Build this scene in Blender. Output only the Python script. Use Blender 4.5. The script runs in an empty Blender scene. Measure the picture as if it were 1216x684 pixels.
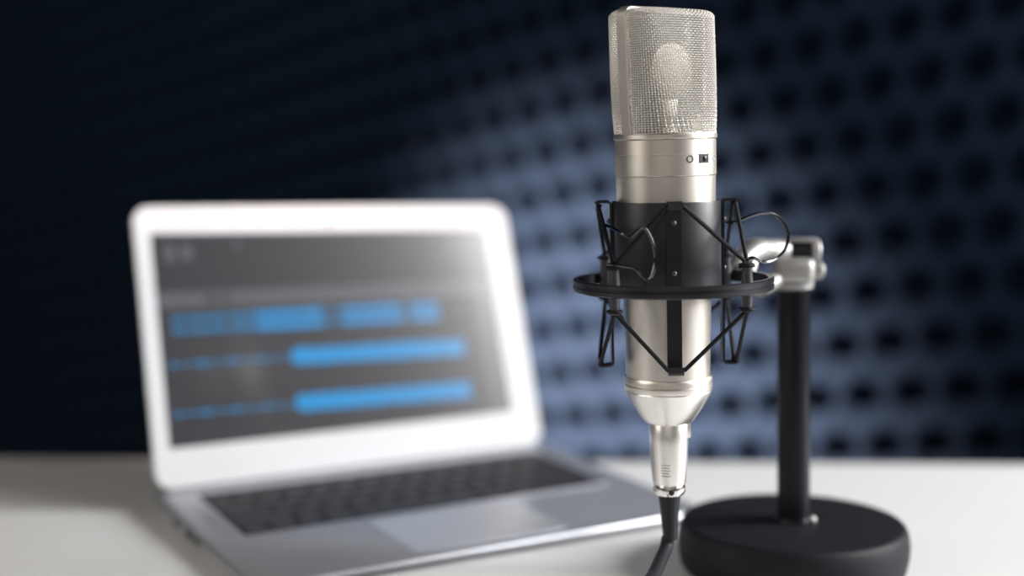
import bpy, bmesh, math, random
import numpy as np
from mathutils import Vector, Matrix

# ------------------------------------------------------------------ camera
scene = bpy.context.scene
C = scene.collection
F_PX, PITCH, ROLL, CAM_H = 1600.0, 0.101, -0.0047, 0.259
cp, sp, cr, sr = math.cos(PITCH), math.sin(PITCH), math.cos(ROLL), math.sin(ROLL)
_r, _u, _f = Vector((1, 0, 0)), Vector((0, sp, cp)), Vector((0, cp, -sp))
CR, CU, CF = cr * _r + sr * _u, cr * _u - sr * _r, _f
CAM = Vector((0, 0, CAM_H))
cd = bpy.data.cameras.new('camera')
cam = bpy.data.objects.new('camera', cd)
C.objects.link(cam)
cam.matrix_world = Matrix(((CR.x, CU.x, -CF.x, 0), (CR.y, CU.y, -CF.y, 0), (CR.z, CU.z, -CF.z, CAM_H), (0, 0, 0, 1)))
cd.sensor_width = 36.0
cd.lens = F_PX / 1216 * 36.0
cd.clip_start = 0.02
cd.dof.use_dof = True
cd.dof.focus_distance = 0.715
cd.dof.aperture_fstop = 1.75
cd.dof.aperture_blades = 9
scene.camera = cam

# ------------------------------------------------------------------ world, lights, exposure
scene.view_settings.view_transform = 'Standard'
scene.view_settings.look = 'None'
scene.view_settings.exposure = 0.0
scene.view_settings.gamma = 1.0
w = bpy.data.worlds.new('studio')
scene.world = w
w.use_nodes = True
w.node_tree.nodes['Background'].inputs[0].default_value = (1.0, 0.9, 0.82, 1)
w.node_tree.nodes['Background'].inputs[1].default_value = 0.078


def area_light(name, loc, target, sx, sy, power, color, shape='RECTANGLE', spread=180):
    d = bpy.data.lights.new(name, 'AREA')
    d.shape = shape
    d.size, d.size_y = sx, sy
    d.energy = power
    d.color = color
    d.spread = math.radians(spread)
    o = bpy.data.objects.new(name, d)
    C.objects.link(o)
    o.location = loc
    o.rotation_euler = (Vector(target) - Vector(loc)).to_track_quat('-Z', 'Y').to_euler()
    return o


area_light('key_softbox', (3.0, 1.06, 1.40), (0.0, 0.9, 0.1), 0.8, 1.6, 170, (1.0, 0.99, 0.985))
area_light('side_softbox', (3.0, 0.20, 1.55), (0.0, 0.95, 0.12), 1.4, 1.7, 112, (1.0, 0.99, 0.985))
area_light('left_fill', (-1.6, 0.2, 0.95), (0.05, 0.8, 0.15), 0.9, 1.2, 12, (1.0, 0.93, 0.84))  # added fill to brighten the microphone's left side, not a known fixture
area_light('front_fill', (-0.35, -1.6, 0.95), (0.05, 0.8, 0.15), 2.2, 1.6, 5, (1.0, 0.95, 0.88))  # invented dim fill behind the camera, gives the nickel something to reflect
sd = bpy.data.lights.new('foam_spot', 'SPOT')
sd.energy = 1020
sd.color = (1.0, 0.745, 0.62)
sd.spot_size = math.radians(36)
sd.spot_blend = 1.0
sd.shadow_soft_size = 0.12
so = bpy.data.objects.new('foam_spot', sd)
C.objects.link(so)
so.location = (-0.68, 0.84, 0.70)
so.rotation_euler = (Vector((0.115, 1.725, -0.12)) - so.location).to_track_quat('-Z', 'Y').to_euler()


# ------------------------------------------------------------------ helpers
def lin(c):
    return tuple((x / 255 / 12.92 if x / 255 < 0.04045 else ((x / 255 + 0.055) / 1.055) ** 2.4) for x in c) + (1,)


def mat(name, col, rough=0.5, metal=0.0, noise=0.0, nscale=60, bump=0.0, bscale=300, coat=0.0, emit=None, estr=0.0, spec=None):
    m = bpy.data.materials.new(name)
    m.use_nodes = True
    nt = m.node_tree
    b = nt.nodes['Principled BSDF']
    b.inputs['Base Color'].default_value = tuple(col[:3]) + (1,)
    b.inputs['Roughness'].default_value = rough
    b.inputs['Metallic'].default_value = metal
    if coat:
        b.inputs['Coat Weight'].default_value = coat
        b.inputs['Coat Roughness'].default_value = 0.12
    if spec is not None:
        b.inputs['Specular IOR Level'].default_value = spec
    if emit:
        b.inputs['Emission Color'].default_value = tuple(emit[:3]) + (1,)
        b.inputs['Emission Strength'].default_value = estr
    tc = nt.nodes.new('ShaderNodeTexCoord')
    if noise:
        n = nt.nodes.new('ShaderNodeTexNoise')
        n.inputs['Scale'].default_value = nscale
        n.inputs['Detail'].default_value = 5
        nt.links.new(tc.outputs['Object'], n.inputs['Vector'])
        mx = nt.nodes.new('ShaderNodeMix')
        mx.data_type = 'RGBA'
        mx.inputs[6].default_value = tuple(c * (1 - noise) for c in col[:3]) + (1,)
        mx.inputs[7].default_value = tuple(min(1, c * (1 + noise)) for c in col[:3]) + (1,)
        nt.links.new(n.outputs['Fac'], mx.inputs[0])
        nt.links.new(mx.outputs[2], b.inputs['Base Color'])
    if bump:
        n2 = nt.nodes.new('ShaderNodeTexNoise')
        n2.inputs['Scale'].default_value = bscale
        nt.links.new(tc.outputs['Object'], n2.inputs['Vector'])
        bp = nt.nodes.new('ShaderNodeBump')
        bp.inputs['Strength'].default_value = bump
        bp.inputs['Distance'].default_value = 0.0005
        nt.links.new(n2.outputs['Fac'], bp.inputs['Height'])
        nt.links.new(bp.outputs['Normal'], b.inputs['Normal'])
    return m


M = dict(
    table=mat('white_lacquer', (0.70, 0.70, 0.70), 0.38, noise=0.015, nscale=8),
    foam=mat('navy_foam', (0.0150, 0.0285, 0.056), 0.95, noise=0.12, nscale=250, bump=0.3, bscale=900, spec=0.1),
    wall=mat('dark_paint', (0.02, 0.022, 0.03), 0.9, noise=0.05),
    floor=mat('dark_floor', (0.06, 0.05, 0.045), 0.6, noise=0.2, nscale=5),
    alu=mat('grey_aluminium', (0.50, 0.515, 0.56), 0.34, 0.75, noise=0.02, nscale=400),
    bezel=mat('silver_bezel', (0.53, 0.54, 0.56), 0.45, 0.0, noise=0.01),
    lidback=mat('silver_lid', (0.62, 0.63, 0.66), 0.35, 0.8, noise=0.01),
    rubber=mat('black_rubber', (0.011, 0.011, 0.015), 0.5, bump=0.1, spec=0.3),
    key=mat('black_key', (0.024, 0.024, 0.029), 0.55, noise=0.05, spec=0.3),
    well=mat('key_well', (0.022, 0.022, 0.028), 0.6, noise=0.05, spec=0.3),
    pad=mat('trackpad_glass', (0.62, 0.64, 0.69), 0.40, 0.7, noise=0.01),
    port=mat('port_black', (0.01, 0.01, 0.012), 0.5, noise=0.1),
    screen=mat('screen_dark', (0.01, 0.01, 0.011), 0.24, coat=1.0, emit=lin((58, 57, 62)), estr=0.85),
    screen2=mat('screen_toolbar', (0.01, 0.01, 0.011), 0.24, coat=1.0, emit=lin((98, 97, 103)), estr=0.9),
    screen3=mat('screen_panel', (0.01, 0.01, 0.011), 0.24, coat=1.0, emit=lin((74, 73, 82)), estr=0.9),
    wave=mat('screen_blue', (0.01, 0.01, 0.011), 0.24, coat=1.0, emit=lin((8, 146, 214)), estr=1.0),
    wave2=mat('screen_blue_dim', (0.01, 0.01, 0.011), 0.24, coat=1.0, emit=lin((26, 120, 172)), estr=1.0),
    nickel=mat('satin_nickel', (0.78, 0.74, 0.68), 0.38, 1.0, noise=0.02, nscale=500),
    nickel2=mat('bright_nickel', (0.88, 0.86, 0.82), 0.33, 1.0, noise=0.02, nscale=500),
    wire=mat('grille_wire', (0.80, 0.775, 0.73), 0.5, 0.65, noise=0.05, nscale=700),
    chrome=mat('chrome', (0.85, 0.83, 0.80), 0.14, 1.0, noise=0.02),
    capsule=mat('capsule_brass', (0.50, 0.45, 0.38), 0.35, 1.0, noise=0.1, nscale=200),
    ink=mat('engraved_ink', (0.012, 0.012, 0.012), 0.7, noise=0.1),
    sleeve=mat('black_sleeve', (0.016, 0.016, 0.021), 0.40, 0.15, noise=0.05, nscale=300),
    steel=mat('black_steel', (0.018, 0.018, 0.023), 0.34, 0.3, noise=0.05, nscale=300),
    ring=mat('dark_anodised', (0.085, 0.085, 0.095), 0.28, 0.85, noise=0.05, nscale=300),
    elastic=mat('elastic_cord', (0.006, 0.006, 0.009), 0.6, bump=0.3, bscale=2500, spec=0.2),
    post=mat('grey_post', (0.07, 0.07, 0.08), 0.4, 0.5, noise=0.05),
    wireclip=mat('dark_chrome', (0.10, 0.10, 0.11), 0.18, 1.0, noise=0.05),
    silver=mat('cast_silver', (0.36, 0.355, 0.35), 0.5, 0.75, noise=0.05),
    powder=mat('black_powder_coat', (0.012, 0.012, 0.016), 0.5, 0.0, noise=0.1, nscale=900, bump=0.5, bscale=1800, spec=0.14),
    polegl=mat('black_pole', (0.010, 0.010, 0.014), 0.24, 0.0, noise=0.05, spec=0.15),
    cable=mat('cable_black', (0.012, 0.012, 0.016), 0.5, bump=0.1, spec=0.25),
)


def link(name, verts, faces, m, parent=None, sharp=40, smooth=True):
    me = bpy.data.meshes.new(name)
    me.from_pydata([tuple(v) for v in verts], [], faces)
    me.materials.append(m)
    bm = bmesh.new()
    bm.from_mesh(me)
    bmesh.ops.recalc_face_normals(bm, faces=bm.faces)
    bm.to_mesh(me)
    bm.free()
    if smooth:
        me.shade_smooth()
        me.set_sharp_from_angle(angle=math.radians(sharp))
    o = bpy.data.objects.new(name, me)
    C.objects.link(o)
    if parent:
        o.parent = parent
    return o


def empty(name, label, cat, mw):
    o = bpy.data.objects.new(name, None)
    C.objects.link(o)
    o.empty_display_size = 0.02
    o.matrix_world = mw
    o['label'] = label
    o['category'] = cat
    return o


def tag(o, label, cat):
    o['label'] = label
    o['category'] = cat
    return o


class MB:
    def __init__(s):
        s.v, s.f = [], []

    def add(s, v, f):
        n = len(s.v)
        s.v += [Vector(p) for p in v]
        s.f += [tuple(i + n for i in q) for q in f]
        return s

    def lathe(s, prof, n=64, T=None, caps=True):
        v, f = [], []
        for r, z in prof:
            for i in range(n):
                a = 2 * math.pi * i / n
                v.append(Vector((r * math.cos(a), r * math.sin(a), z)))
        for j in range(len(prof) - 1):
            for i in range(n):
                f.append((j * n + i, j * n + (i + 1) % n, (j + 1) * n + (i + 1) % n, (j + 1) * n + i))
        if caps:
            f.append(tuple(range(n)))
            f.append(tuple((len(prof) - 1) * n + i for i in range(n)))
        else:
            k = len(prof) - 1
            for i in range(n):
                f.append((k * n + i, k * n + (i + 1) % n, (i + 1) % n, i))
        if T:
            v = [T @ p for p in v]
        return s.add(v, f)

    def tube(s, pts, rad, n=10, closed=False, flat=None):
        pts = [Vector(p) for p in pts]
        k = len(pts)
        rs = rad if isinstance(rad, (list, tuple)) else [rad] * k
        tang = []
        for i in range(k):
            if closed:
                t = pts[(i + 1) % k] - pts[i - 1]
            else:
                t = pts[min(i + 1, k - 1)] - pts[max(i - 1, 0)]
            tang.append(t.normalized())
        ref = Vector((0, 0, 1)) if abs(tang[0].z) < 0.9 else Vector((1, 0, 0))
        nrm = (ref - tang[0] * ref.dot(tang[0])).normalized()
        v, f = [], []
        for i in range(k):
            nrm = (nrm - tang[i] * nrm.dot(tang[i])).normalized()
            bi = tang[i].cross(nrm)
            for j in range(n):
                a = 2 * math.pi * j / n
                fl = flat if flat else 1
                v.append(pts[i] + (nrm * math.cos(a) + bi * math.sin(a) * fl) * rs[i])
        m = k if closed else k - 1
        for i in range(m):
            for j in range(n):
                a0, a1 = i * n, ((i + 1) % k) * n
                f.append((a0 + j, a0 + (j + 1) % n, a1 + (j + 1) % n, a1 + j))
        if not closed:
            f.append(tuple(range(n)))
            f.append(tuple((k - 1) * n + j for j in range(n)))
        return s.add(v, f)

    def box(s, c, d, T=None, bev=0.0, seg=2):
        bm = bmesh.new()
        bmesh.ops.create_cube(bm, size=1)
        for q in bm.verts:
            q.co = Vector((q.co.x * d[0], q.co.y * d[1], q.co.z * d[2]))
        if bev:
            bmesh.ops.bevel(bm, geom=bm.edges[:], offset=bev, segments=seg, profile=0.5, affect='EDGES')
        v = [q.co + Vector(c) for q in bm.verts]
        bm.verts.index_update()
        f = [tuple(q.index for q in p.verts) for p in bm.faces]
        bm.free()
        if T:
            v = [T @ p for p in v]
        return s.add(v, f)

    def ball(s, c, r, T=None, nu=24, nv=14, sc=(1, 1, 1)):
        prof = [(max(1e-5, r * math.sin(math.pi * j / nv)), -r * math.cos(math.pi * j / nv)) for j in range(nv + 1)]
        L = MB().lathe(prof, nu)
        v = [Vector((p.x * sc[0], p.y * sc[1], p.z * sc[2])) + Vector(c) for p in L.v]
        if T:
            v = [T @ p for p in v]
        return s.add(v, L.f)

    def build(s, name, m, parent=None, sharp=40, smooth=True):
        return link(name, s.v, s.f, m, parent, sharp, smooth)


def bez(ctrl, n=40):
    """Catmull-Rom through the control points"""
    P = [Vector(p) for p in ctrl]
    P = [2 * P[0] - P[1]] + P + [2 * P[-1] - P[-2]]
    out = []
    segs = len(P) - 3
    for i in range(segs):
        a, b, c, d = P[i:i + 4]
        for k in range(n):
            t = k / n
            out.append(0.5 * ((2 * b) + (c - a) * t + (2 * a - 5 * b + 4 * c - d) * t * t + (3 * b - a - 3 * c + d) * t ** 3))
    out.append(P[-2])
    return out


def rrect(x0, y0, x1, y1, r, n=7):
    pts = []
    for cx, cy, a0 in ((x1 - r, y1 - r, 0), (x0 + r, y1 - r, 90), (x0 + r, y0 + r, 180), (x1 - r, y0 + r, 270)):
        for k in range(n + 1):
            a = math.radians(a0 + 90 * k / n)
            pts.append((cx + r * math.cos(a), cy + r * math.sin(a)))
    return pts


def at(px, py, Y):
    """world point on the plane at distance Y in front of the camera foot, for a measured sighting"""
    d = CR * ((px - 608) / F_PX) - CU * ((py - 342) / F_PX) + CF
    return CAM + d * (Y / d.y)


# ------------------------------------------------------------------ setting: floor, walls, acoustic foam
fl = MB().box((0, 1.0, -0.79), (7, 7, 0.1)).build('floor', M['floor'], smooth=False)
fl['kind'] = 'structure'
TH, DW = 0.63448, 1.45
tdir = Vector((math.cos(TH), -math.sin(TH), 0))
ndir = Vector((math.sin(TH), math.cos(TH), 0))
Twall = Matrix(((tdir.x, ndir.x, 0, 0), (tdir.y, ndir.y, 0, 0), (0, 0, 1, 0), (0, 0, 0, 1)))
wb = MB().box((-1.86, DW + 0.15, 0.6), (3.68, 0.10, 2.8)).build('wall_back', M['wall'], smooth=False)
wb.matrix_world = Twall
wb['kind'] = 'structure'
wl = MB().box((-2.15, 0.75, 0.6), (0.1, 5.6, 2.8)).build('wall_left', M['wall'], smooth=False)
wl['kind'] = 'structure'

# egg-crate foam: a heightfield with one well per lattice cell
A2 = np.array([0.05586068, 0.01004407])
B2 = np.array([0.02686632, -0.05473417])
O2 = np.array([-1.09855734, 0.2963179])
t0, t1, z0, z1, st = -2.75, -0.02, -0.42, 0.86, 0.0046
tt = np.arange(t0, t1, st)
zz = np.arange(z0, z1, st)
TT, ZZ = np.meshgrid(tt, zz)
inv = np.linalg.inv(np.array([A2, B2]).T)
ij = inv @ np.stack([(TT - O2[0]).ravel(), (ZZ - O2[1]).ravel()])
i_, j_ = ij
tp = 2 * np.pi
# round wells on the lattice, soft peaks half way between them (egg crate)
g = (np.cos(tp * (i_ + j_)) + np.cos(tp * j_)) / 2
fi, fj = i_ - np.floor(i_), j_ - np.floor(j_)
rad = np.full(i_.shape, 9.0)
for ai in (0, 1):
    for bj in (0, 1):
        dx = (fi - ai) * A2[0] + (fj - bj) * B2[0]
        dz = (fi - ai) * A2[1] + (fj - bj) * B2[1]
        rad = np.minimum(rad, np.hypot(dx, dz))
sm = np.clip((0.0245 - rad) / 0.0135, 0, 1)
depth = 0.010 * (g + 1) / 2 + 0.044 * sm * sm * (3 - 2 * sm)
rngf = np.random.default_rng(5)
depth = depth.reshape(TT.shape)
YY = DW + depth
nr, nc = TT.shape
V = np.stack([TT.ravel(), YY.ravel(), ZZ.ravel()], 1)
idx = np.arange(nr * nc).reshape(nr, nc)
Q = np.stack([idx[:-1, :-1].ravel(), idx[:-1, 1:].ravel(), idx[1:, 1:].ravel(), idx[1:, :-1].ravel()], 1)
# edge skirt back to the wall
ring = list(idx[0, :]) + list(idx[1:, -1]) + list(idx[-1, -2::-1]) + list(idx[-2:0:-1, 0])
back = [(V[k][0], DW + 0.095, V[k][2]) for k in ring]
nb = len(V)
Vl = V.tolist() + [list(b) for b in back]
Fl = Q.tolist() + [[ring[k], nb + k, nb + (k + 1) % len(ring), ring[(k + 1) % len(ring)]] for k in range(len(ring))]
Fl.append([nb + k for k in range(len(ring))])
me = bpy.data.meshes.new('acoustic_foam')
me.from_pydata(Vl, [], Fl)
me.materials.append(M['foam'])
me.shade_smooth()
foam = bpy.data.objects.new('acoustic_foam', me)
C.objects.link(foam)
foam.matrix_world = Twall
tag(foam, 'dark navy egg-crate acoustic foam covering the wall behind the table', 'acoustic foam')

# ------------------------------------------------------------------ table
Ttab = Matrix.Translation((0, 1.1138, 0)) @ Matrix.Rotation(math.atan2(1.0929958 - 1.13568869, 0.85831), 4, 'Z')
table = empty('table', 'white table carrying the laptop and the microphone stand', 'table', Ttab @ Matrix.Translation((0, -0.4, -0.74)))
tb = MB().box((0, 0, 0.74 - 0.014), (1.9, 0.8, 0.028), bev=0.002)
tb.build('tabletop', M['table'], table)
for sx in (-1, 1):
    for sy in (-1, 1):
        MB().box((sx * 0.88, sy * 0.34, 0.356), (0.05, 0.05, 0.712), bev=0.003).build('leg', M['table'], table)

# ------------------------------------------------------------------ laptop
LX, LY, LYAW, LTILT = -0.1166, 1.0353, 0.5135, 0.2891
laptop = empty('laptop', 'open silver laptop with blue audio waveforms on its screen, on the white table', 'laptop',
               Matrix.Translation((LX, LY, 0)) @ Matrix.Rotation(LYAW, 4, 'Z'))
HB, DF, DB = 0.1655, -0.2231, 0.008


def ztop(y):
    k = (y - DF) / (DB - DF)
    return 0.0092 + (0.0148 - 0.0092) * k


def slab(outline_levels, m, name, parent):
    """stacked outlines (same count) -> closed shell"""
    n = len(outline_levels[0])
    v, f = [], []
    for L in outline_levels:
        v += L
    for k in range(len(outline_levels) - 1):
        for i in range(n):
            f.append((k * n + i, k * n + (i + 1) % n, (k + 1) * n + (i + 1) % n, (k + 1) * n + i))
    f.append(tuple(range(n)))
    f.append(tuple((len(outline_levels) - 1) * n + i for i in range(n)))
    return link(name, v, f, m, parent, 50)


lv = []
for ins, zf in ((0.010, 0.0), (0.004, 0.18), (0.0012, 0.45), (0.0, 0.7), (0.0004, 0.88), (0.0016, 1.0)):
    o = rrect(-HB + ins, DF + ins, HB - ins, DB - ins, 0.014 - ins * 0.5)
    lv.append([(x, y, 0.0022 + (ztop(y) - 0.0022) * zf) for x, y in o])
slab(lv, M['alu'], 'base', laptop)
for sx in (-1, 1):
    for y in (DF + 0.03, DB - 0.02):
        MB().lathe([(0.008, 0.0), (0.0085, 0.001), (0.0085, 0.0024)], 20, Matrix.Translation((sx * (HB - 0.03), y, 0))).build('foot', M['rubber'], laptop)
# keyboard well
KX0, KX1, KY0, KY1 = -0.1395, 0.1415, -0.130, -0.0210
o = rrect(KX0, KY0, KX1, KY1, 0.003, 3)
slab([[(x, y, ztop(y) - 0.0008) for x, y in o], [(x, y, ztop(y) + 0.00015) for x, y in o]], M['well'], 'keyboard_well', laptop)
oo = rrect(KX0 - 0.0028, KY0 - 0.0025, KX1 + 0.0028, KY1 + 0.0025, 0.004, 3)
n = len(o)
vv = [(x, y, ztop(y) - 0.0004) for x, y in oo] + [(x, y, ztop(y) + 0.0002) for x, y in oo] + [(x, y, ztop(y) + 0.0002) for x, y in o] + [(x, y, ztop(y) - 0.0004) for x, y in o]
ff = []
for k in range(4):
    for i in range(n):
        ff.append((k * n + i, k * n + (i + 1) % n, ((k + 1) % 4) * n + (i + 1) % n, ((k + 1) % 4) * n + i))
link('keyboard_rim', vv, ff, M['alu'], laptop, 40)
rows = [
    ([1] * 14, 0.55), ([1] * 13 + [1.5], 1), ([1.5] + [1] * 12 + [1], 1), ([1.8] + [1] * 11 + [1.7], 1),
    ([2.3] + [1] * 10 + [2.2], 1), ([1, 1, 1, 1.25, 5, 1.25, 1, 1, 1, 1], 1)]
toth = sum(h for _, h in rows)
y = KY1 - 0.001
keymesh = {}
for ws, h in rows:
    hh = h / toth * (KY1 - KY0 - 0.002)
    x = KX0 + 0.001
    sw = (KX1 - KX0 - 0.002) / sum(ws)
    for wk in ws:
        kw = wk * sw
        zk = ztop(y - hh / 2) + 0.0001
        tag_k = (round(kw, 5), round(hh, 5))
        if tag_k not in keymesh:
            a, b = kw / 2 - 0.0013, hh / 2 - 0.0013
            kb = MB()
            p0 = [(-a, -b), (a, -b), (a, b), (-a, b)]
            v = [(px, py, -0.0005) for px, py in p0] + [(px, py, 0.0008) for px, py in p0] + [(px * (1 - 0.0006 / a), py * (1 - 0.0006 / b), 0.0012) for px, py in p0]
            f = [(0, 1, 2, 3), (8, 9, 10, 11)] + [(q * 4 + i, q * 4 + (i + 1) % 4, q * 4 + 4 + (i + 1) % 4, q * 4 + 4 + i) for q in (0, 1) for i in range(4)]
            keymesh[tag_k] = link('key', v, f, M['key'], laptop, 20)
            ko = keymesh[tag_k]
        else:
            ko = keymesh[tag_k].copy()
            C.objects.link(ko)
        ko.location = (x + kw / 2, y - hh / 2, zk)
        x += kw
    y -= hh
o = rrect(-0.056, -0.214, 0.056, -0.138, 0.004, 4)
slab([[(x, y, ztop(y) - 0.001) for x, y in o], [(x, y, ztop(y) + 0.00025) for x, y in o]], M['pad'], 'trackpad', laptop)
for yy, ln in ((-0.062, 0.008), (-0.092, 0.014), (-0.11, 0.006)):
    MB().box((-HB + 0.0004, yy, ztop(yy) * 0.55), (0.0024, ln, 0.0042), bev=0.0008).build('port', M['port'], laptop)
Thin = Matrix.Translation((0, 0.005, 0.0122)) @ Matrix.Rotation(math.pi / 2, 4, 'Y')
MB().lathe([(0.0030, -0.12), (0.0035, -0.1195), (0.0035, 0.1195), (0.0030, 0.12)], 20, Thin).build('hinge', M['rubber'], laptop)
# lid: local (u right, v up the lid, w out of the screen)
ldv = Vector((0, math.sin(LTILT), math.cos(LTILT)))
lwv = Vector((0, -math.cos(LTILT), math.sin(LTILT)))
LH = 0.2100


def lp(u, v, wo):
    u, v = u * (1 - 0.022 * v / LH), v * (1 - 0.0162 * u / 0.1625)
    return Vector((u, 0, 0.0150)) + ldv * v + lwv * wo


lv = []
for ins, wo in ((0.003, -0.0052), (0.0008, -0.0045), (0.0, -0.003), (0.0, -0.0006), (0.0003, 0.0)):
    o = rrect(-0.1625 + ins, 0.0 + ins, 0.1625 - ins, LH - ins, 0.013, 8)
    lv.append([lp(x, y, wo) for x, y in o])
lid = slab(lv, M['lidback'], 'lid', laptop)
SX0, SX1, SY0, SY1 = -0.1625 + 0.0122, 0.1625 - 0.0240, 0.0292, LH - 0.0212
oi = rrect(SX0, SY0, SX1, SY1, 0.0006, 8)
oo = rrect(-0.1621, 0.0004, 0.1621, LH - 0.0004, 0.0127, 8)
n = len(oi)
vv = [lp(x, y, 0.0) for x, y in oo] + [lp(x, y, 0.0009) for x, y in oo] + [lp(x, y, 0.0009) for x, y in oi] + [lp(x, y, 0.0) for x, y in oi]
ff = []
for k in range(3):
    for i in range(n):
        ff.append((k * n + i, k * n + (i + 1) % n, (k + 1) * n + (i + 1) % n, (k + 1) * n + i))
link('bezel', vv, ff, M['bezel'], lid, 40)
mb = MB()
cu, cv = -0.004, LH - 0.0135
mb.add([lp(cu + 0.0022 * math.cos(a), cv + 0.0022 * math.sin(a), wo) for wo in (0.0005, 0.001) for a in [2 * math.pi * k / 20 for k in range(20)]],
       [tuple(range(20, 40))] + [(i, (i + 1) % 20, 20 + (i + 1) % 20, 20 + i) for i in range(20)])
mb.build('webcam', M['ink'], lid)


def panel(name, poly, wo, m, parent, th=0.00006):
    """flat patch of the screen picture: poly in screen u, v (0..1)"""
    W_, H_ = SX1 - SX0, SY1 - SY0
    n = len(poly)
    v = [lp(SX0 + u * W_, SY0 + q * H_, wo - th) for u, q in poly] + [lp(SX0 + u * W_, SY0 + q * H_, wo) for u, q in poly]
    f = [tuple(range(n)), tuple(range(n, 2 * n))] + [(i, (i + 1) % n, n + (i + 1) % n, n + i) for i in range(n)]
    return link(name, v, f, m, parent, smooth=False)


def rect(u0, v0, u1, v1):
    return [(u0, v0), (u1, v0), (u1, v1), (u0, v1)]


disp = panel('display', rect(0, 0, 1, 1), 0.0004, M['screen'], laptop, 0.0003)
disp['label'] = 'dark glossy screen showing an audio editor'
panel('toolbar', rect(0, 0.642, 1, 0.72), 0.00046, M['screen2'], disp)
panel('menu_strip', rect(0, 0.975, 1, 1.0), 0.00046, M['screen3'], disp)
panel('side_panel', rect(0.925, 0.0, 1, 0.635), 0.00046, M['screen3'], disp)
panel('button', rect(0.034, 0.862, 0.062, 0.945), 0.00046, M['screen2'], disp)
panel('button', rect(0.078, 0.868, 0.108, 0.942), 0.00046, M['screen2'], disp)
panel('button', rect(0.228, 0.925, 0.24, 0.96), 0.00046, M['screen2'], disp)
for a, b in ((0.004, 0.055), (0.13, 0.165), (0.175, 0.2)):
    panel('button', rect(a, 0.655, b, 0.705), 0.0005, M['screen3'] if a > 0.1 else M['screen2'], disp)
rnd = random.Random(3)


def waveform(u0, u1, vc, amp, m, n=60):
    """amp: function of 0..1 giving half height"""
    top, bot = [], []
    for k in range(n + 1):
        t = k / n
        u = u0 + (u1 - u0) * t
        a = amp(t)
        top.append((u, vc(u) + a * rnd.uniform(0.85, 1.08)))
        bot.append((u, vc(u) - a * rnd.uniform(0.85, 1.08)))
    # quads strip keeps the outline robust
    W_, H_ = SX1 - SX0, SY1 - SY0
    v, f = [], []
    for (a, b) in zip(top, bot):
        v += [lp(SX0 + a[0] * W_, SY0 + a[1] * H_, 0.00047), lp(SX0 + b[0] * W_, SY0 + b[1] * H_, 0.00047)]
    for k in range(n):
        f.append((2 * k, 2 * k + 1, 2 * k + 3, 2 * k + 2))
    return link('waveform', v, f, m, disp, smooth=False)


flat = lambda c: (lambda u: c)
for (a, b, m, hgt) in ((0.034, 0.072, 'wave2', 0.0135), (0.078, 0.186, 'wave2', 0.0135), (0.192, 0.262, 'wave2', 0.016), (0.264, 0.455, 'wave', 0.019),
                       (0.455, 0.51, 'wave2', 0.010), (0.512, 0.70, 'wave', 0.0185), (0.72, 0.812, 'wave', 0.0185)):
    waveform(a, b, flat(0.592), lambda t, h=hgt: h, M[m], 14)
    waveform(a, b, flat(0.537), lambda t, h=hgt: h, M[m], 14)


def quiet(t):
    return 0.0055 + 0.018 * max(0, math.cos(2 * math.pi * t * 4)) ** 6 * (1 - 0.7 * t)


waveform(0.024, 0.352, lambda u: 0.381 - 0.01 * u, quiet, M['wave2'], 64)
waveform(0.352, 0.876, lambda u: 0.388 - 0.026 * u, lambda t: 0.042 if t > 0.03 else 0.02 + t, M['wave'], 90)
waveform(0.024, 0.35, lambda u: 0.153 - 0.01 * u, quiet, M['wave2'], 64)
waveform(0.35, 0.876, lambda u: 0.162 - 0.026 * u, lambda t: 0.041 if t > 0.03 else 0.02 + t, M['wave'], 90)

# ------------------------------------------------------------------ microphone
YM = 0.734
PB, PT = at(794, 500, YM), at(788, 10, YM)
mz = (PT - PB).normalized()
my = (Vector((0, 1, 0)) - mz * mz.y).normalized()
mx_ = my.cross(mz)
Tm = Matrix(((mx_.x, my.x, mz.x, PB.x), (mx_.y, my.y, mz.y, PB.y), (mx_.z, my.z, mz.z, PB.z), (0, 0, 0, 1)))
S = YM / F_PX * 1.004


def Z(y):
    return (at(794 - 6 * (500 - y) / 490, y, YM) - PB).dot(mz)


mic = empty('microphone', 'silver large-diaphragm condenser microphone held upright in the shock mount', 'microphone', Tm)
prof = [(46, 445), (50, 445.5), (50.6, 400), (52, 352), (58, 242), (58.6, 209)]
MB().lathe([(r * S, Z(y)) for r, y in prof] + [(50 * S, Z(208.5))], 96).build('body', M['nickel'], mic, 30)
MB().lathe([(r * S, Z(y)) for r, y in ((50, 209), (58.6, 208.6), (59.3, 207.6), (59.3, 184.5), (58.8, 184), (58.8, 183.6), (59.3, 183), (59.3, 167), (58.4, 166), (50, 165.8))], 96).build('switch_band', M['nickel'], mic, 30)
MB().lathe([(r * S, Z(y)) for r, y in ((50, 166), (59.4, 165.6), (60.6, 164.4), (60.6, 160.5), (59.6, 158.8), (50, 158.6))], 96).build('collar', M['nickel'], mic, 30)
MB().lathe([(r * S, Z(y)) for r, y in ((46, 462), (51.6, 461.5), (52.6, 459), (52.6, 455), (51.2, 453.6), (51.2, 452.4), (52.6, 451), (52.6, 447), (51.6, 445.2), (46, 445))], 96).build('lower_ring', M['nickel'], mic, 30)
MB().lathe([(r * S, Z(y)) for r, y in ((20, 500.5), (27.6, 500), (29.0, 498.8), (34, 492.5), (40, 483.5), (46, 473.5), (50.5, 465.5), (51.6, 462.8), (51.2, 461.8), (40, 461.6))], 96).build('end_cap', M['nickel2'], mic, 30)
# maker-neutral markings of the band: circle, switch slot, heart shape
FACE = math.radians(-52)     # direction the front faces (from +x, counter-clockwise), towards the camera's right


def onband(ang, z, r=59.35 * S):
    return Vector((r * math.cos(ang), r * math.sin(ang), z))


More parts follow.
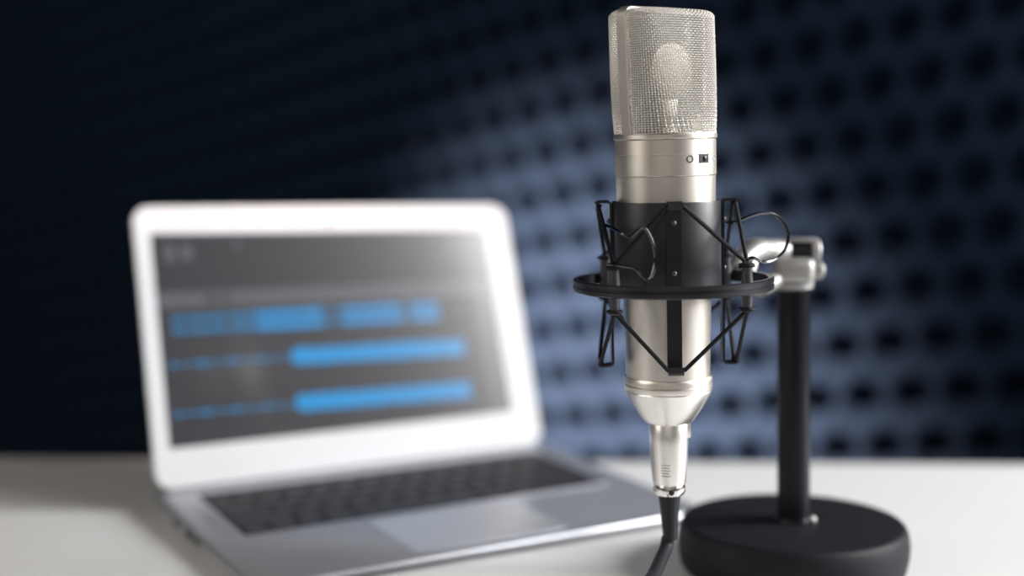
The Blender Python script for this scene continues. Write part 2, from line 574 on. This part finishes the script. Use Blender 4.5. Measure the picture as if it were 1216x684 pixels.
def bandang(px):
    return -math.acos(max(-1, min(1, (px - 790.3) / 59.3)))


zc = Z(189)
a0 = bandang(812)
MB().tube([onband(a0 + 3.6 * S / (59 * S) * math.cos(t), zc + 3.6 * S * math.sin(t)) for t in np.linspace(0, 2 * math.pi, 24, endpoint=False)], 0.00028, 6, True).build('circle_mark', M['ink'], mic)
a1 = bandang(829.5)
sl = MB()
da = 0.145
nseg = 8
v, f = [], []
for k in range(nseg + 1):
    a = a1 - da + 2 * da * k / nseg
    for rr in (57.5, 59.5):
        for zq in (-5.2, 5.2):
            v.append(onband(a, zc + zq * S, rr * S))
for k in range(nseg):
    b0, b1 = k * 4, k * 4 + 4
    for p, q in ((0, 1), (1, 3), (3, 2), (2, 0)):
        f.append((b0 + p, b0 + q, b1 + q, b1 + p))
f += [(0, 1, 3, 2), (nseg * 4, nseg * 4 + 1, nseg * 4 + 3, nseg * 4 + 2)]
sl.add(v, f).build('switch_slot', M['ink'], mic)
Tsw = Matrix.Translation(onband(a1 + 0.02, zc, 59.6 * S)) @ Matrix.Rotation(a1, 4, 'Z')
MB().box((0, 0, 0), (0.0012, 0.0022, 0.0026), Tsw, 0.0003).build('switch_lever', M['steel'], mic)
a2 = bandang(843.5)
hp = []
for t in np.linspace(0, 2 * math.pi, 28, endpoint=False):
    X = 16 * math.sin(t) ** 3 / 16
    Yh = (13 * math.cos(t) - 5 * math.cos(2 * t) - 2 * math.cos(3 * t) - math.cos(4 * t)) / 16
    hp.append(onband(a2 + X * 4.2 / 59, zc + Yh * 4.2 * S))
MB().tube(hp, 0.00022, 6, True).build('pattern_mark', M['silver'], mic)

# head: section morphs from a circle at the collar to a rounded slab at the top
ZB, ZT = Z(159.5), Z(13)
PHI = math.radians(37)
sdir = Vector((math.cos(PHI), math.sin(PHI), 0))        # along the side axis (right end further away)
fdir = Vector((math.sin(PHI), -math.cos(PHI), 0))       # front normal


def headsec(th, z, inset=0.0):
    t = min(1, max(0, (z - ZB) / (ZT - ZB)))
    e = t ** 0.8
    a = (58.6 + 3.0 * e) * S - inset
    b = (58.0 + (40 - 58.0) * e) * S - inset * 2.0
    nn = 2.0 + 1.6 * e
    rz = 0.0035
    k = 1.0
    c, s_ = math.cos(th), math.sin(th)
    x = math.copysign(abs(c) ** (2 / nn), c) * a * k
    y = math.copysign(abs(s_) ** (2 / nn), s_) * b * k
    return sdir * x + fdir * y + Vector((-2.5 * S * e, 0, z))


def headpt(th, q, off=0.0):
    """q: 0..1 up the wall, 1..1.35 over the rounded top edge towards the middle"""
    if q <= 1:
        return headsec(th, ZB + (ZT - 0.004 - ZB) * q, -off)
    k = (q - 1) / 0.35
    ang = min(k, 0.5) / 0.5 * math.pi / 2
    zz_ = ZT - 0.004 + 0.004 * math.sin(ang)
    ins = 0.004 * (1 - math.cos(ang))
    p = headsec(th, ZT - 0.004, ins - off)
    if k > 0.5:
        p = Vector((0, 0, 0)) + p * (1 - (k - 0.5) * 1.9)
    p.z = zz_ + off
    return p


# arc-length parameter for even vertical wires, measured at mid height
NW = 124
ths = np.linspace(0, 2 * math.pi, 1441)
mid = [headsec(t, ZB + 0.6 * (ZT - ZB)) for t in ths]
cum = np.concatenate([[0], np.cumsum([(mid[k + 1] - mid[k]).length for k in range(1440)])])
cum /= cum[-1]
thw = np.interp(np.arange(NW * 2) / (NW * 2), cum, ths)   # twice as many: wire and gap positions
ROWS = 58
HALF = 0.00036
WR = 0.00029


def grille(name, lo, hi):
    """front: th 0..pi, back: pi..2pi; leaves out what the side rib covers"""
    g_ = MB()
    idxs = [k for k in range(NW * 2) if lo + 0.05 < thw[k] < hi - 0.05]
    wires = [k for k in idxs if k % 2 == 0]
    qs = np.linspace(0.0, 1.16, ROWS * 2 + 1)
    for n_, k in enumerate(wires):
        pts = [headpt(thw[k], q, (0.00022 if ((j // 2 + n_) % 2) else -0.00022) if j % 2 else 0) for j, q in enumerate(qs)]
        g_.tube(pts, WR, 4)
    for j in range(1, ROWS * 2, 2):
        pts = []
        for m_, k in enumerate(idxs):
            n_ = wires.index(k) if k % 2 == 0 else 0
            off = 0 if k % 2 else (-0.00022 if ((j // 2 + n_) % 2) else 0.00022)
            pts.append(headpt(thw[k], qs[j], off))
        g_.tube(pts, WR, 4)
    o = g_.build(name, M['wire'], mic, 60)
    o['kind'] = 'stuff'
    return o


grille('front_grille', 0, math.pi)
grille('rear_grille', math.pi, 2 * math.pi)
# fine inner mesh (half see-through gauze)
gz = bpy.data.materials.new('inner_gauze')
gz.use_nodes = True
nt = gz.node_tree
b = nt.nodes['Principled BSDF']
b.inputs['Base Color'].default_value = (0.20, 0.19, 0.175, 1)
b.inputs['Metallic'].default_value = 0.9
b.inputs['Roughness'].default_value = 0.45
tr = nt.nodes.new('ShaderNodeBsdfTransparent')
mxs = nt.nodes.new('ShaderNodeMixShader')
mxs.inputs[0].default_value = 0.62
nt.links.new(tr.outputs[0], mxs.inputs[1])
nt.links.new(b.outputs[0], mxs.inputs[2])
nt.links.new(mxs.outputs[0], nt.nodes['Material Output'].inputs[0])
tcg = nt.nodes.new('ShaderNodeTexCoord')
chk = nt.nodes.new('ShaderNodeTexNoise')
chk.inputs['Scale'].default_value = 1500
mr = nt.nodes.new('ShaderNodeMapRange')
mr.inputs[3].default_value = 0.15
mr.inputs[4].default_value = 0.42
nt.links.new(tcg.outputs['Object'], chk.inputs['Vector'])
nt.links.new(chk.outputs['Fac'], mr.inputs[0])
nt.links.new(mr.outputs[0], mxs.inputs[0])
v, f = [], []
NG = 72
qs = list(np.linspace(0, 1, 14)) + [1.06, 1.12, 1.175, 1.26, 1.35]
for q in qs:
    for k in range(NG):
        th = 2 * math.pi * k / NG
        p = headpt(th, q, -0.0010)
        v.append(p)
for j in range(len(qs) - 1):
    for k in range(NG):
        f.append((j * NG + k, j * NG + (k + 1) % NG, (j + 1) * NG + (k + 1) % NG, (j + 1) * NG + k))
f.append(tuple((len(qs) - 1) * NG + k for k in range(NG)))
link('inner_gauze', v, f, gz, mic, 60)
# side rib running up one side, over the top and down the other
path = [headpt(0, q, 0.0003) for q in np.linspace(0, 1, 12)] + [headpt(0, q, 0.0003) for q in (1.03, 1.06, 1.09, 1.12, 1.15, 1.175)]
left = [headpt(math.pi, q, 0.0003) for q in np.linspace(0, 1, 12)] + [headpt(math.pi, q, 0.0003) for q in (1.03, 1.06, 1.09, 1.12, 1.15, 1.175)]
full = left + path[::-1]
k = len(full)
v, f = [], []
for i, p in enumerate(full):
    t = (full[min(i + 1, k - 1)] - full[max(i - 1, 0)]).normalized()
    nn = t.cross(fdir)
    if nn.dot(p - Vector((0, 0, (ZB + ZT) / 2))) < 0:
        nn = -nn
    hw = 0.0036
    for a_, b_ in ((-hw, -0.0016), (-hw, 0.0006), (-hw + 0.0007, 0.0012), (hw - 0.0007, 0.0012), (hw, 0.0006), (hw, -0.0016)):
        v.append(p + fdir * a_ + nn * b_)
for i in range(k - 1):
    for j in range(6):
        f.append((i * 6 + j, i * 6 + (j + 1) % 6, (i + 1) * 6 + (j + 1) % 6, (i + 1) * 6 + j))
f += [tuple(range(6)), tuple((k - 1) * 6 + j for j in range(6))]
link('side_rib', v, f, M['nickel'], mic, 35)
# capsule inside
Tc = Matrix.Translation((0, 0, Z(85))) @ Matrix(((sdir.x, 0, fdir.x, 0), (sdir.y, 0, fdir.y, 0), (0, 1, 0, 0), (0, 0, 0, 1)))
MB().lathe([(0.0115, -0.0062), (0.0150, -0.0058), (0.0150, 0.0058), (0.0115, 0.0062)], 48, Tc).build('capsule', M['capsule'], mic)
MB().box((0, 0, (ZB + Z(110)) / 2), (0.012, 0.009, Z(110) - ZB), Matrix.Rotation(PHI, 4, 'Z'), 0.001).build('capsule_post', M['capsule'], mic)

# ------------------------------------------------------------------ shock mount
PR = at(799, 336, YM)
tilt = Matrix.Rotation(-0.017, 4, 'Y')
Tr = Matrix.Translation(PR) @ tilt
mount = empty('shock_mount', 'black elastic spider shock mount around the silver microphone', 'shock mount', Tr)
RO, RI = 0.0546, 0.0514
MB().lathe([(RI, -0.0030), (RI + 0.0006, -0.0034), (RO - 0.0008, -0.0034), (RO, -0.0028), (RO, -0.0008), (RO - 0.0008, -0.0003), (RO - 0.0008, 0.0003),
            (RO, 0.0008), (RO, 0.0028), (RO - 0.0008, 0.0034), (RI + 0.0006, 0.0034), (RI, 0.0030)], 128, caps=False).build('outer_ring', M['ring'], mount, 30)
# axis of the held microphone at ring level, in mount coordinates
ax = Tr.inverted() @ (PB + mz * Z(336))
AX = Vector((ax.x, ax.y, 0))
micx = (Tr.inverted().to_3x3() @ mz)


def axp(z):
    return Vector((ax.x, ax.y, 0)) + Vector((micx.x, micx.y, 0)) * z


ZU, ZL = 0.0452, -0.0445
sl = MB()
nn_ = 96
v, f = [], []
for r, z in ((0.0272, -0.006), (0.0294, -0.006), (0.0296, -0.0054), (0.0296, 0.0444), (0.0294, 0.045), (0.0272, 0.045)):
    for i in range(nn_):
        a = 2 * math.pi * i / nn_
        v.append(axp(z) + Vector((r * math.cos(a), r * math.sin(a), z)))
for j in range(6):
    for i in range(nn_):
        f.append((j * nn_ + i, j * nn_ + (i + 1) % nn_, ((j + 1) % 6) * nn_ + (i + 1) % nn_, ((j + 1) % 6) * nn_ + i))
link('cradle_sleeve', v, f, M['sleeve'], mount, 35)
# four straps with hooks
for q in range(4):
    ang = -math.pi / 2 + q * math.pi / 2 + math.radians(0.5)
    Tq = Matrix.Translation(axp(0)) @ Matrix.Rotation(ang, 4, 'Z')
    st_ = MB()
    hw = 0.0039
    zt, zb_ = ZU, ZL
    path = [(0.0372, zb_ + 0.0036), (0.0380, zb_ + 0.0006), (0.0372, zb_), (0.0318, zb_), (0.0304, zb_ + 0.0012), (0.0304, zt - 0.0012), (0.0318, zt), (0.0372, zt), (0.0380, zt - 0.0006), (0.0372, zt - 0.0036)]
    th = 0.0007
    v, f = [], []
    for i, (r, z) in enumerate(path):
        p = Vector((r, 0, z))
        t = Vector((path[min(i + 1, 9)][0] - path[max(i - 1, 0)][0], 0, path[min(i + 1, 9)][1] - path[max(i - 1, 0)][1])).normalized()
        nrm = Vector((-t.z, 0, t.x))
        for sgn, yv in ((-1, -hw), (-1, hw), (1, hw), (1, -hw)):
            v.append(Tq @ (p + nrm * th * sgn + Vector((0, yv, 0))))
    for i in range(9):
        for j in range(4):
            f.append((i * 4 + j, i * 4 + (j + 1) % 4, i * 4 + 4 + (j + 1) % 4, i * 4 + 4 + j))
    f += [(0, 1, 2, 3), (36, 37, 38, 39)]
    strap = link('strap', v, f, M['steel'], mount, 35)
    for zs in (0.0345, 0.008):
        MB().ball((0, 0, 0), 0.0016, Tq @ Matrix.Translation((0.0311, 0, zs)), 12, 8).build('screw', M['post'], strap)
RP = 0.0490
for q in range(4):
    ang = -math.pi / 4 + q * math.pi / 2
    P0 = Vector((RP * math.cos(ang), RP * math.sin(ang), 0))
    MB().lathe([(0.0022, -0.0128), (0.0030, -0.0122), (0.0026, -0.0095), (0.0031, -0.0034), (0.0031, 0.0034), (0.0026, 0.0105), (0.0029, 0.0132), (0.0020, 0.0140)], 20, Matrix.Translation(P0)).build('post', M['post'], mount)
    # elastic cords from this post to the two neighbouring straps, above and below
    for sg in (-1, 1):
        sa = ang + sg * math.pi / 4 + math.radians(0.5)
        Tq = Matrix.Translation(axp(0)) @ Matrix.Rotation(sa, 4, 'Z')
        for zp, zh in ((0.0125, ZU - 0.0022), (-0.0112, ZL + 0.0022)):
            hook = Tq @ Vector((0.0372, -sg * 0.0044, zh))
            pe = P0 + Vector((0, 0, zp)) + (hook - P0).normalized() * 0.0022
            pin = Tq @ Vector((0.0362, -sg * 0.001, zh))
            pts = [pin, hook] + [hook.lerp(pe, t) for t in (0.33, 0.66, 1.0)]
            MB().tube(pts, 0.00115, 8).build('elastic_cord', M['elastic'], mount)
    MB().tube([P0 + Vector((0.0034 * math.cos(t), 0.0034 * math.sin(t), 0.0120)) for t in np.linspace(0, 2 * math.pi, 18, endpoint=False)], 0.0010, 8, True).build('elastic_loop', M['elastic'], mount)
    MB().tube([P0 + Vector((0.0034 * math.cos(t), 0.0034 * math.sin(t), -0.0110)) for t in np.linspace(0, 2 * math.pi, 18, endpoint=False)], 0.0010, 8, True).build('elastic_loop', M['elastic'], mount)
# bent wire clips at the two front posts
Ti = Tr.inverted()
Yn = YM - 0.036


def clip(seq):
    return MB().tube(bez([Ti @ at(x, y, d) for x, y, d in seq], 8), 0.00085, 8).build('wire_clip', M['wireclip'], mount)


clip([(715, 266, YM - 0.002), (726, 270, YM - 0.028), (738, 277, Yn - 0.006), (748, 281, Yn - 0.008), (756, 275, Yn - 0.010), (763, 270, Yn - 0.011), (770, 277, Yn - 0.011),
      (776, 292, Yn - 0.011), (778, 308, Yn - 0.010), (775, 325, Yn - 0.010), (769, 333, Yn - 0.009), (762, 329, Yn - 0.008), (755, 320, Yn - 0.006), (745, 317, Yn - 0.003), (722, 314, Yn)])
clip([(857, 263, YM), (873, 264, YM - 0.006), (890, 257, YM - 0.004), (905, 253, YM), (920, 255, YM + 0.004), (931, 266, YM + 0.006), (936, 281, YM + 0.007), (931, 298, YM + 0.006),
      (918, 309, YM + 0.002), (904, 311, YM - 0.006), (892, 306, YM - 0.02), (877, 319, Yn)])

# ------------------------------------------------------------------ microphone stand
BC = Vector((0.1735, 0.818, 0))
stand = empty('microphone_stand', 'black microphone stand with round weighted base on the white table', 'microphone stand', Matrix.Translation(BC))
Ts = Matrix.Translation(BC).inverted()
MB().lathe([(0.060, 0.0), (0.0670, 0.001), (0.0690, 0.004), (0.0706, 0.012), (0.0709, 0.019), (0.0698, 0.0258), (0.0686, 0.0284), (0.0672, 0.0298), (0.0655, 0.0303), (0.004, 0.0305)], 128).build('base', M['powder'], stand, 50)
PX0 = Ts @ at(942.5, 612, BC.y)
PX1 = Ts @ at(942.5, 336, BC.y)
pd = (PX1 - PX0).normalized()
Tp = Matrix.Translation((PX0.x, 0, 0.0303)) @ pd.to_track_quat('Z', 'Y').to_matrix().to_4x4()
HP = (PX1.z - 0.0303) / pd.z
MB().lathe([(0.0100, 0.0), (0.0100, HP)], 48, Tp).build('pole', M['polegl'], stand)
MB().lathe([(0.0118, -0.0004), (0.0118, 0.0016), (0.0108, 0.0028), (0.0100, 0.0029)], 48, Tp).build('pole_foot', M['polegl'], stand)
Tscr = Matrix.Translation((PX0.x + 0.0098, -0.0065, 0.0322))
MB().ball((0, 0, 0), 0.0030, Tscr, 16, 10).build('set_screw', M['silver'], stand)
# clamp collar on top of the pole
head = MB().lathe([(0.0100, HP - 0.004), (0.0118, HP - 0.003), (0.0128, HP + 0.004), (0.0130, HP + 0.010), (0.0122, HP + 0.0142), (0.0090, HP + 0.0158), (0.004, HP + 0.016)], 48, Tp).build('clamp_collar', M['silver'], stand)
pc = Ts @ at(943, 322, BC.y - 0.012)
MB().box((0, 0, 0), (0.024, 0.012, 0.0155), Matrix.Translation(pc), 0.005, 4).build('clamp_block', M['silver'], head)
kn = Ts @ at(967, 321, BC.y)
Tk = Matrix.Translation(kn) @ Matrix.Rotation(math.pi / 2, 4, 'Y')
MB().lathe([(0.004, -0.006), (0.0052, -0.003), (0.0058, 0.0), (0.0056, 0.004), (0.0035, 0.0058)], 24, Tk).build('thumb_knob', M['silver'], stand)
# hinge barrel with silver end cap
hb = Ts @ at(949, 298, BC.y + 0.004)
Th = Matrix.Translation(hb) @ Matrix.Rotation(math.pi / 2, 4, 'Y')
MB().lathe([(0.0058, -0.0085), (0.0062, -0.008), (0.0062, 0.0068), (0.0058, 0.007)], 32, Th).build('hinge_barrel', M['steel'], stand)
MB().lathe([(0.0070, 0.0068), (0.0077, 0.0074), (0.0077, 0.0110), (0.0066, 0.0122), (0.002, 0.0124)], 32, Th).build('hinge_cap', M['silver'], stand)
MB().box((0.001, 0, 0.0068), (0.020, 0.010, 0.0024), Matrix.Translation(hb), 0.0008).build('hinge_strap', M['silver'], stand)
MB().box((-0.001, 0.0, -0.0078), (0.016, 0.011, 0.007), Matrix.Translation(hb), 0.0015).build('hinge_saddle', M['silver'], stand)
# swivel arm down to the ring
ringpt = Tr @ Vector((RO * math.cos(math.radians(48)), RO * math.sin(math.radians(48)), 0))
rp = Ts @ ringpt
arm_pts = bez([hb + Vector((-0.010, 0.0, 0.0)), hb + Vector((-0.020, -0.008, 0.001)), rp + Vector((0.020, 0.022, 0.012)), rp + Vector((0.009, 0.010, 0.006)), rp + Vector((0.0042, 0.0046, 0.002))], 8)
kk = len(arm_pts)
MB().tube(arm_pts, [0.0075 - 0.0008 * math.sin(math.pi * i / (kk - 1)) - 0.003 * (i / (kk - 1)) ** 3 for i in range(kk)], 20).build('swivel_arm', M['silver'], stand)
jp = arm_pts[8]
MB().ball((0, 0, 0), 0.0098, Matrix.Translation(jp + Vector((-0.008, -0.006, 0.001))), 24, 16, (1.2, 1.0, 0.72)).build('swivel_joint', M['silver'], stand)
lw = bez([Ts @ at(930, 326, BC.y - 0.006), Ts @ at(915, 336, BC.y - 0.02), Ts @ at(903, 343, BC.y - 0.036)], 6)
MB().tube(lw, 0.0050, 14).build('lower_lug', M['silver'], stand)
wk = Ts @ at(891, 315, ringpt.y + 0.0005)
MB().ball((0, 0, 0), 0.0044, Matrix.Translation(wk), 20, 12).build('arm_screw', M['nickel2'], stand)
wk2 = bez([wk, wk + (rp - wk) * 0.5, rp + Vector((0.0062, 0.0068, 0.0035))], 4)
MB().tube(wk2, 0.0022, 10).build('arm_bolt', M['silver'], stand)

# ------------------------------------------------------------------ cable with its plug
cable = empty('microphone_cable', 'black cable with a silver plug hanging from the bottom of the microphone', 'cable', Matrix.Translation(at(793, 585, YM)))
Tcb = cable.matrix_world.inverted() @ Tm
MB().lathe([(r * S, Z(y)) for r, y in ((17, 575), (19.6, 573), (20.0, 571), (21.5, 555), (23.0, 525), (23.4, 503), (22.4, 501.2), (15, 501))], 64, Tcb).build('plug_shell', M['nickel2'], cable, 30)
MB().box((22.6 * S, -0.001, Z(510)), (0.0028, 0.005, 0.009), Tcb, 0.0008).build('latch', M['nickel2'], cable)
# four engraved lines on the shell
for k in range(5):
    yk = 548 + 3.2 * k
    rr = (23.0 - 1.5 * (yk - 525) / 30) * S + 0.00003
    pts = [Tcb @ Vector((rr * math.cos(a), rr * math.sin(a), Z(yk))) for a in np.linspace(-math.pi / 2 - 0.56, -math.pi / 2 - 0.03 - 0.07 * (k % 2), 10)]
    MB().tube(pts, 0.00016, 6).build('engraved_line', M['ink'], cable)
MB().lathe([(r * S, Z(y)) for r, y in ((13, 586), (17.2, 586), (19.0, 583), (19.6, 580), (19.0, 577), (16.5, 574.5), (13, 574))], 48, Tcb).build('clamp_ring', M['chrome'], cable, 30)
Tsc = Tcb @ Matrix.Translation((0.2 * S, -19.6 * S, Z(580.5))) @ Matrix.Rotation(math.pi / 2, 4, 'X')
MB().lathe([(0.0016, -0.0004), (0.0016, 0.0004), (0.0012, 0.0007), (0.0001, 0.0007)], 16, Tsc).build('screw', M['steel'], cable)
MB().lathe([(r * S, Z(y)) for r, y in ((7.4, 640.5), (8.6, 640), (9.2, 630), (11.2, 606), (13.2, 590), (13.4, 586), (10, 585))], 40, Tcb).build('strain_relief', M['rubber'], cable, 30)
Tw = cable.matrix_world.inverted()
c0 = at(793.5, 638, YM)
ctrl = [c0, at(791, 650, YM - 0.002), at(785, 664, YM - 0.016), at(776, 684, YM - 0.040)]
e = at(764, 706, YM - 0.068)
ctrl += [e, Vector((e.x - 0.012, e.y - 0.035, 0.0075)), Vector((e.x - 0.04, e.y - 0.065, 0.0042)), Vector((e.x - 0.09, e.y - 0.09, 0.0041)), Vector((e.x - 0.18, e.y - 0.10, 0.0041)), Vector((e.x - 0.30, e.y - 0.09, 0.0041))]
MB().tube([Tw @ p for p in bez(ctrl, 10)], 0.0037, 14).build('cable_cord', M['cable'], cable)
